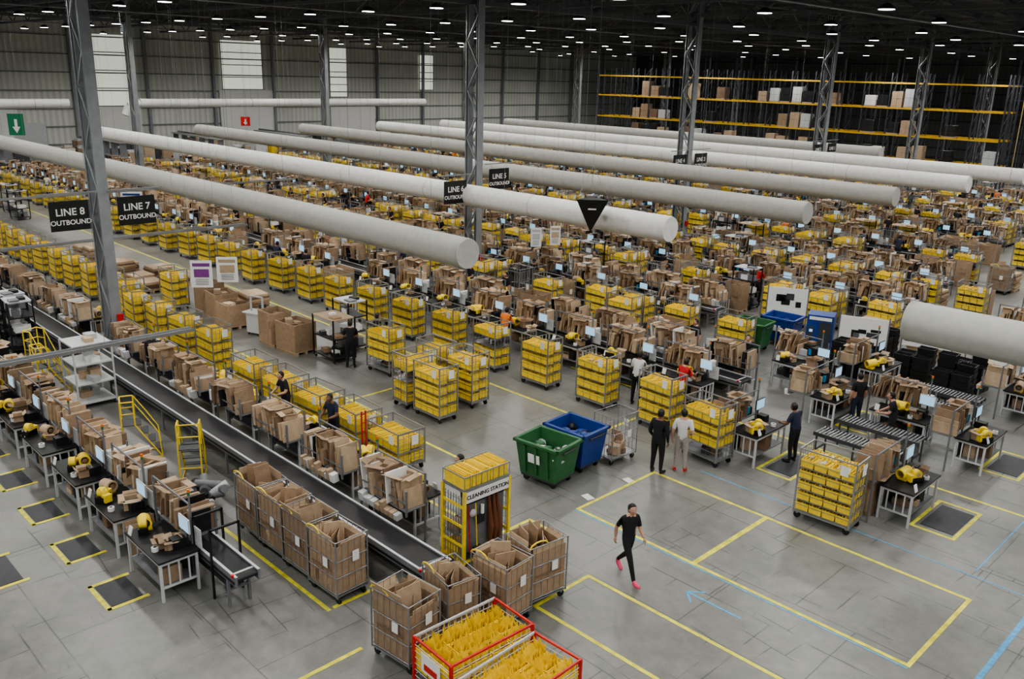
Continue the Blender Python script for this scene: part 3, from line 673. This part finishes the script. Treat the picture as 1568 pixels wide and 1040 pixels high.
b.cyl((.27,-.25,1.4),(.30,-.22,.4),.014,'yellow_paint',6); b.box(.3,-.22,.25,.05,.2,.16,'dark_grey'); b.box(.27,-.1,.9,.03,.2,.2,'black'); b.sph((.28,-.33,1.2),(.05,.09,.09),'parcel_grey'); b.cyl((.26,-.05,1.1),(.26,-.05,1.3),.04,'paper',8)
b.box(.25,0,1.42,.04,W*.9,.03,'black')
o=b.obj('cleaning_station_cart',(-12.95,11.95,0),-.02); text(o,'CLEANING STATION',(D/2+.03,0,H-.15),.125,'black')
b=MB(); 
for s in (-1,1): b.box(0,s*.06,0,.03,.03,1.5,'red')
for k in range(6): b.box(0,0,.2+k*.24,.02,.12,.02,'red')
b.obj('red_post_stand',(-18.25,12.8,0))
# ------------------------------------------------------------------ ladders, shelves
def ladder():
    b=MB(); y='yellow_paint'
    for s in (-.28,.28):
        b.path([(.55,s,0),(-.1,s,1.05),(-.1,s,1.75)],.022,y,8); b.path([(-.45,s,0),(-.45,s,1.75),(-.1,s,1.75)],.022,y,8); b.cyl((.55,s,0),(-.45,s,.06),.018,y,6)
        b.path([(.5,s,.75),(.15,s,1.35),(-.1,s,1.75)],.018,y,6); b.cyl((.55,s,.02),(.5,s,.75),.018,y,6); b.cyl((-.45,s,1.4),(-.1,s,1.4),.016,y,6)
    for k in range(4): b.box(.48-.17*k,0,.22+.27*k,.2,.56,.02,'dark_grey'); 
    b.box(-.27,0,1.03,.38,.58,.02,'dark_grey')
    for z in (.5,1.4,1.75): b.cyl((-.45,-.28,z),(-.45,.28,z),.018,y,6)
    for s in (-.3,.3): b.cyl((-.45,s-.02,.05),(-.45,s+.02,.05),.05,'black',8)
    return b.mesh('step_ladder')
LD=ladder()
for x,y,r in ((-20.4,9.1,2.6),(-22.6,8.7,1.2),(-28.9,8.5,1.6),(-30.6,8.8,.4)): place(LD,'step_ladder',(x,y,0),r,.92)
def shelf(m,top,L=1.1,D=.9,H=1.9,n=4,seed=0,content=CART):
    random.seed(seed); b=MB()
    for sx in (-1,1):
        for sy in (-1,1): b.box(sx*L/2,sy*D/2,.08,.045,.045,H-.08,m); b.cyl((sx*L*.45,sy*D*.45-.02,.05),(sx*L*.45,sy*D*.45+.02,.05),.05,'black',8)
    for k in range(n):
        z=.15+k*(H-.2)/(n-1) if n>1 else .5
        b.box(0,0,z,L,D,.04,top if k==n-1 else m)
        if k<n-1:
            for q in range(4): b.box(U(-.35,.35)*L,U(-.25,.25)*D,z+.04,U(.2,.4),U(.2,.35),U(.1,.32),random.choice(content),rz=U(-.3,.3))
    for q in range(2): b.box(U(-.3,.3)*L,U(-.2,.2)*D,H-.01,U(.2,.4),U(.2,.35),U(.05,.2),random.choice(content))
    return b.mesh('shelf_trolley')
SW=shelf('white_paint','white_paint',1.1,1.1,2.0,4,1,['paper','parcel_grey','carton_b']); SB=shelf('black','parcel_grey',1.0,.8,1.9,4,2,['dark_grey','black','mid_grey','paper']); SC=shelf('mid_grey','carton_b',1.1,.9,1.7,4,3); SX=shelf('black','carton_b',1.3,.9,1.6,3,5,['black','paper','dark_grey','carton_a'])
place(SW,'shelf_trolley',(-27.4,9.15,0)); 
for x,y in ((-34.2,9.2),(-35.6,8.4),(-35.4,9.3),(-37.2,9),(-38.8,9.1),(-40.3,9.1),(-42,9)): place(SB,'shelf_trolley',(x,y,0),U(-.1,.1))
place(SX,'shelf_trolley',(-26.3,17.2,0)); place(SB,'shelf_trolley',(-26.9,18.3,0))
def boxpile(L,D,H,seed,flat=False):
    random.seed(seed); b=MB()
    for k in range(3): b.box(0,-D*.4+k*D*.4,0,L,.1,.1,'carton_b')
    for k in range(5): b.box(-L/2+L*(k+.5)/5,0,.1,L/5*.8,D,.025,'carton_b')
    if flat:
        z=.13
        while z<H: t=U(.05,.12); b.box(U(-.03,.03),U(-.03,.03),z,L*U(.85,1),D*U(.85,1),t*.92,random.choice(CART),rz=U(-.04,.04)); z+=t
    else:
        z=.13
        b.openbox(0,0,z,L*.96,D*.96,H-z,'carton_a',.03); 
        for k in range(6): b.box(U(-.3,.3)*L,U(-.3,.3)*D,H*.6,U(.2,.4),U(.2,.4),U(.2,.5),random.choice(CART),rz=U(-.5,.5))
    return b.mesh('carton_pallet')
BP=[boxpile(1.2,1.,1.15,1),boxpile(1.1,1.,1.0,2),boxpile(1.2,1.,.45,3,True),boxpile(1.2,1.,.9,4,True),boxpile(1.0,.9,1.3,5)]
for x,y,k in ((-27.9,16.6,0),(-29.2,16.5,4),(-33.6,16.6,0),(-32.3,16.4,1),(-34.9,16.7,4),(-33.4,17.9,3),(-40,16.2,2),(-41.5,16.4,2),(-43,16.2,3),(-40.3,17.6,2),(-42.6,17.8,2),(-44.6,17.,2),(-47,16.5,3),(-50,17,2)): place(BP[k],'carton_pallet',(x,y,0),U(-.1,.1))
b=MB()
b.box(0,0,.1,.7,.5,.75,'white_paint'); b.box(0,0,.85,1.0,.6,.05,'white_paint'); b.path([(-.3,0,.9),(-.3,0,1.5),(.3,0,1.5),(.3,0,.9)],.04,'white_paint',6); b.box(.2,.1,.9,.2,.2,.3,'dark_grey')
for s in (-1,1): b.cyl((s*.3,-.22,.05),(s*.3,-.18,.05),.05,'black',8); b.cyl((s*.3,.18,.05),(s*.3,.22,.05),.05,'black',8); b.box(s*.3,0,.05,.06,.46,.06,'galv')
b.obj('strapping_machine',(-30.7,16.6,0),.3)
for x,y,k,r in ((-19.6,16.35,0,0),(-20.9,16.6,2,1.57),(-19.9,17.9,1,0),(-21.3,17.8,3,0),(-23.9,17.7,3,.05),(-36.5,15.9,1,0),(-12.4,20.0,3,-.1)): place(TC[k],'tote_trolley',(x,y,0),r)
place(TC[0],'tote_trolley',(-14.6,20.85,0),-.05)
place(TCM,'tote_trolley',(-8.45,19.1,0),.05,1.03)
place(WK[2],'warehouse_worker',(-25.2,18.3,0),1.5); place(WK[0],'warehouse_worker',(-25.0,17.0,0),2.5); place(WK[1],'warehouse_worker',(-19.5,12.7,0),-1.4); place(WK[0],'warehouse_worker',(-21.9,12.65,0),-1.6)
# ------------------------------------------------------------------ cable trays
def tray(x,y0,y1,z):
    b=MB(); c=(y0+y1)/2
    for s in (-1,1): b.box(s*.12,c,0,.02,y1-y0,.09,'galv')
    y=y0
    while y<y1: b.box(0,y,0,.24,.03,.02,'galv'); y+=.3
    b.box(0,c,.01,.12,y1-y0,.03,'white_paint')
    y=y0+1
    while y<y1: b.cyl((.12,y,.05),(.12,y,ZR-z-1),.006,'galv',4); y+=3.4
    b.obj('cable_tray',(x,0,z))
tray(-23.1,-3,10.6,3.0); tray(-37.6,2,20,3.); tray(-50,2,30,3.2)
# ------------------------------------------------------------------ packing lines
LX=-76
YCS=[24.5,31.6,38.7,44.9,52.9,60.0,67.1,74.2,82.3]
for k,Yc in enumerate(YCS):
    xe={0:-14.0,1:-19.5}.get(k,-14.-.15*(Yc-38))
    conveyor(LX-10,xe,Yc,.7)
    x=xe-1.3
    while x>LX-10:
        for s in (-1,1):
            yy=Yc+s*1.35; ok=True
            if not nearcol(x,yy,1.6,1.1):
                r=rnd()
                if r<.86: place(random.choice(ST if k==0 else ST+SD+SD),'packing_station',(x+U(-.1,.1),yy,0),(0 if s<0 else math.pi)+U(-.02,.02))
                elif r<.93: ok=False; place(random.choice([CG[0],CG[3],CGE,CGT]),'cage_trolley',(x,yy+s*.3,0),U(-.2,.2))
                else: ok=False; place(random.choice([BP[3],BP[0],BP[4]]),'carton_pallet',(x,yy+s*.3,0),U(-.2,.2))
            else: ok=False
            if ok and rnd()<(.5 if k<1 else .8): place(WK[random.choice([0,0,0,0,1,1,2,2,0,1,4]) if rnd()<.95 else random.choice([3,5])],'warehouse_worker',(x+U(-.4,.4),Yc+s*2.1,0),(math.pi/2 if s<0 else -math.pi/2)+U(-.4,.4),U(.98,1.08))
        x-=2.4
for k in range(10):
    Y=20.9+7.1*k; x={0:-17.1,1:-17.1,2:-12.5}.get(k,-12.-.15*(Y-38))
    if k==4: Y=48.9
    if k==3: Y=41.8
    while x>LX-9:
        if not nearcol(x,Y,1.4,1.3):
            if k==0: place(TC[random.choice([0,0,1,2])],'tote_trolley',(x,Y+U(-.1,.1),0),U(-.06,.06))
            else:
                q=U(-.35,.35)
                for dy in (-.44,.44):
                    r=rnd()
                    if r<.50: place(TC[random.choice([0,0,1,2,3])],'tote_trolley',(x+q,Y+dy,0),U(-.06,.06))
                    elif r<.60: place(random.choice(BP[:2]+BP[3:]),'carton_pallet',(x+q,Y+dy*1.15,0),U(-.04,.04))
                    elif r<.70: place(random.choice([SB,SX]),'shelf_trolley',(x+q,Y+dy*1.05,0),U(-.05,.05))
                    elif r<.82: place(random.choice([CGE,CGT,CG[1],CG[4]]),'cage_trolley',(x+q,Y+dy*1.05,0),U(-.1,.1))
        x-=2.4 if k==0 else (2.1 if k<5 else 2.4)
for x in range(-85,-62,3):
    for y in (3,8,13.2,18):
        if not nearcol(x,y,2.2,1.5): place(random.choice([SC,SB,SX,SC,SB]),'shelf_trolley' ,(x+U(-.6,.6),y+U(-.3,.3),0),U(-.2,.2))
for k,y in enumerate((6,14,24,34,44,54,64,74)): 
    b=MB(); 
    for q in range(18):
        m=random.choice(['mid_grey','dark_grey','white_paint','carton_a','carton_b','dark_grey','yellow_plastic'])
        X=-98+U(0,9);Y=U(-3.3,3.3);a=U(.6,1.6);c=U(.6,1.4);h=U(.8,2.2)
        b.box(X,Y,.12,a,c,h,m); b.box(X,Y,0,a,c,.1,'carton_b'); b.box(X,Y,h+.12,a*.6,c*.7,.2,'parcel_grey')
    for z in (1.2,2.6): b.box(-93,0,z,11,.7,.12,'steel'); b.box(-93,.35,z,11,.04,.3,'mid_grey')
    for q in range(6): b.box(-98.2+q*2.1,0,0,.1,.6,2.7,'mid_grey')
    b.obj('goods_in_sorter_section',(0,y,0))
# ------------------------------------------------------------------ right hand cells
def roller(x0,x1,y,w=.6,z=.75):
    b=MB(); c=(x0+x1)/2
    for s in (-1,1): b.box(c,s*w/2,z-.08,x1-x0,.035,.1,'dark_grey')
    x=x0+.05
    while x<x1: b.cyl((x,-w/2,z),(x,w/2,z),.024,'galv',8); x+=.1
    x=x0+.1
    while x<=x1:
        for s in (-1,1): b.box(x,s*w/2,0,.04,.04,z-.05,'dark_grey')
        b.box(x,0,.25,.04,w,.04,'dark_grey'); x+=(x1-x0-.2)/max(1,round((x1-x0)/1.3))
    b.obj('roller_conveyor',(0,y,0))
for yy in (22.6,24.0,27.2,28.6): roller(-10.5,-8.2,yy)
for (x,y,r) in ((-7.35,21.0,math.pi/2),(-11.55,21.2,math.pi/2),(-11.4,25.4,math.pi/2),(-7.2,25.4,math.pi/2),(-9.3,25.3,0),(-11.7,29.3,math.pi/2),(-7.6,30.6,math.pi/2),(-13.6,27.3,0)): place(random.choice(ST+SD),'packing_station',(x,y,0),r)
for x,y in ((-9.3,24.6),(-10.7,25.4),(-6.3,30.4),(-10.7,21.6)): place(WK[random.choice([0,1,2])],'warehouse_worker',(x,y,0),U(2.5,3.8))
b=MB(); b.openbox(0,0,0,.75,.62,.95,'carton_a',.02,flaps=True); b.box(.1,-.315,.1,.4,.01,.6,'carton_b'); b.obj('open_carton',(-8.25,20.4,0),.1)
b=MB(); b.box(0,0,.05,.95,.8,1.6,'blue_bin'); b.box(.2,-.405,.4,.45,.012,1.0,'glass_dark'); b.box(-.3,-.41,.7,.2,.015,.5,'dark_grey'); b.box(-.3,-.42,1.0,.12,.01,.1,'screen'); b.box(0,-.41,1.47,.8,.012,.12,'paper'); b.box(0,-.41,.12,.85,.012,.2,'black'); b.box(0,0,0,.85,.7,.05,'black')
b.obj('supplies_vending_machine',(-14.9,31.3,0),math.radians(20))
def board(x,y,w,h,rz):
    b=MB(); b.box(0,0,.75,w,.04,h,'paper'); 
    for s in (-1,1): b.box(s*w*.5,0,.05,.05,.05,h+.8,'mid_grey'); b.box(s*w*.5,0,0,.05,.6,.05,'mid_grey')
    for k in range(5): b.box(U(-.3,.3)*w,-.026,.9+U(0,h-.5),U(.2,.4),.006,U(.1,.3),random.choice(['sign_black','parcel_grey','black','dark_grey']))
    b.obj('notice_board',(x,y,0),rz)
board(-13.4,31.6,1.7,1.,.35); board(-11.6,33.,1.7,1.,.35); board(-17.4,33.3,1.6,1.1,.5)
def totestack(seed):
    random.seed(seed); b=MB()
    for i in range(2):
        for j in range(2):
            for k in range(random.choice([4,5,6])): b.openbox(i*.62,j*.44,k*.24,.58,.40,.23,'black',.03,.9)
    return b.mesh('black_tote_stack')
TS=[totestack(i) for i in range(3)]
for x,y in ((-13.4,29.9),(-11.6,31.),(-10.,30.2),(-10,31.6),(-13.6,32.6)): place(random.choice(TS),'black_tote_stack',(x,y,0),U(-.1,.1))
for gx in range(3):
    for gy in range(5):
        place(random.choice(ST+SD),'packing_station',(-9.6+gx*2.5,34.5+gy*3.1,0),0)
        if rnd()<.7: place(WK[random.choice([0,1,2,0])],'warehouse_worker',(-9.6+gx*2.5,33.75+gy*3.1,0),1.5)
# ------------------------------------------------------------------ pallet racking
b=MB(); Y0=91; nb=18; bw=2.7; X0=-76.6
lev=[2.7,5.1,7.7,10.1]
for i in range(nb+1):
    x=X0+i*bw
    for yy in (0,1.1,2.4,3.5): b.box(x,yy,0,.11,.1,11.0,'rack_dark')
    for (a,c) in ((0,1.1),(2.4,3.5)):
        for k in range(9): b.cyl((x,a,.3+k*1.2),(x,c,.3+(k+.9)*1.2),.025,'rack_dark',4)
for z in lev:
    for yy in (-.05,1.15,2.35,3.55): b.box(X0+nb*bw/2,yy,z-.14,nb*bw,.06,.15,'rack_orange')
for k in range(8): b.box(X0+nb*bw+4*k/8,-.2,0,.05,.05,10.2,'rack_orange' if k%4==3 else 'rack_dark')
for k in range(9): b.box(X0+nb*bw+1.8,-.2,k*1.25,3.7,.03,.05,'rack_dark')
b.obj('pallet_racking',(0,Y0,0))
random.seed(21)
b=MB()
for i in range(nb):
    full=(i in (2,3,5,6,9,10,11,13,14))
    for z in [0]+lev:
        for h in (0,1):
            if rnd()<(.72 if full else .12) and z<10:
                x=X0+i*bw+.72+h*1.28
                hh=U(.9,1.7); m=random.choice(['carton_b','carton_a','paper','parcel_grey','carton_b','black','black','carton_c'])
                b.box(x,.55,z+.0,1.1,1.05,.13,'carton_b')
                for a in range(2):
                    for c in range(2):
                        for d in range(2): b.box(x-.27+a*.54,.55-.25+c*.5,z+.14+d*hh/2,.52,.48,hh/2-.02,m)
b.obj('racked_pallet_goods',(0,Y0,0))
b=MB()
for sx in (-1,1):
    for sy in (-1,1): b.box(sx*3,sy*2,0,.1,.1,3,'white_paint')
b.box(0,-2,0,6,.05,1,'white_paint'); b.box(0,-2,1,6,.03,1.6,'glass_dark'); b.box(3,0,0,.05,4,1,'white_paint'); b.box(0,0,3,6.3,4.3,.15,'mid_grey')
for k in range(7): b.box(-3+k,-2,1,.05,.06,1.7,'white_paint')
b.obj('supervisor_booth',(-13,72,0))
# ------------------------------------------------------------------ camera, world
px,py,f=784,520,1339.
def cd(p): return Vector(((p[0]-px)/f,-(p[1]-py)/f,-1))
Xv=-cd((-600,75)).normalized(); Yv=cd((2200,150)).normalized()
a=(Xv+Yv).normalized(); c=(Xv-Yv); c=(c-a*c.dot(a)).normalized(); Xv=(a+c).normalized(); Yv=(a-c).normalized(); Zv=Xv.cross(Yv)
R=Matrix((Xv,Yv,Zv))
cam=bpy.data.cameras.new('camera'); co=bpy.data.objects.new('camera',cam); COL.objects.link(co)
co.rotation_mode='QUATERNION'; co.rotation_quaternion=R.to_quaternion(); co.location=(-.557,.554,10.0)
cam.lens=f/1568*36; cam.clip_end=400
bpy.context.scene.camera=co
w=bpy.data.worlds.new('world'); bpy.context.scene.world=w; w.use_nodes=True; w.node_tree.nodes['Background'].inputs[0].default_value=(.9,.95,1,1); w.node_tree.nodes['Background'].inputs[1].default_value=.3
vs=bpy.context.scene.view_settings
try:
    vs.view_transform='AgX'; vs.look='AgX - Medium High Contrast'
except Exception: pass
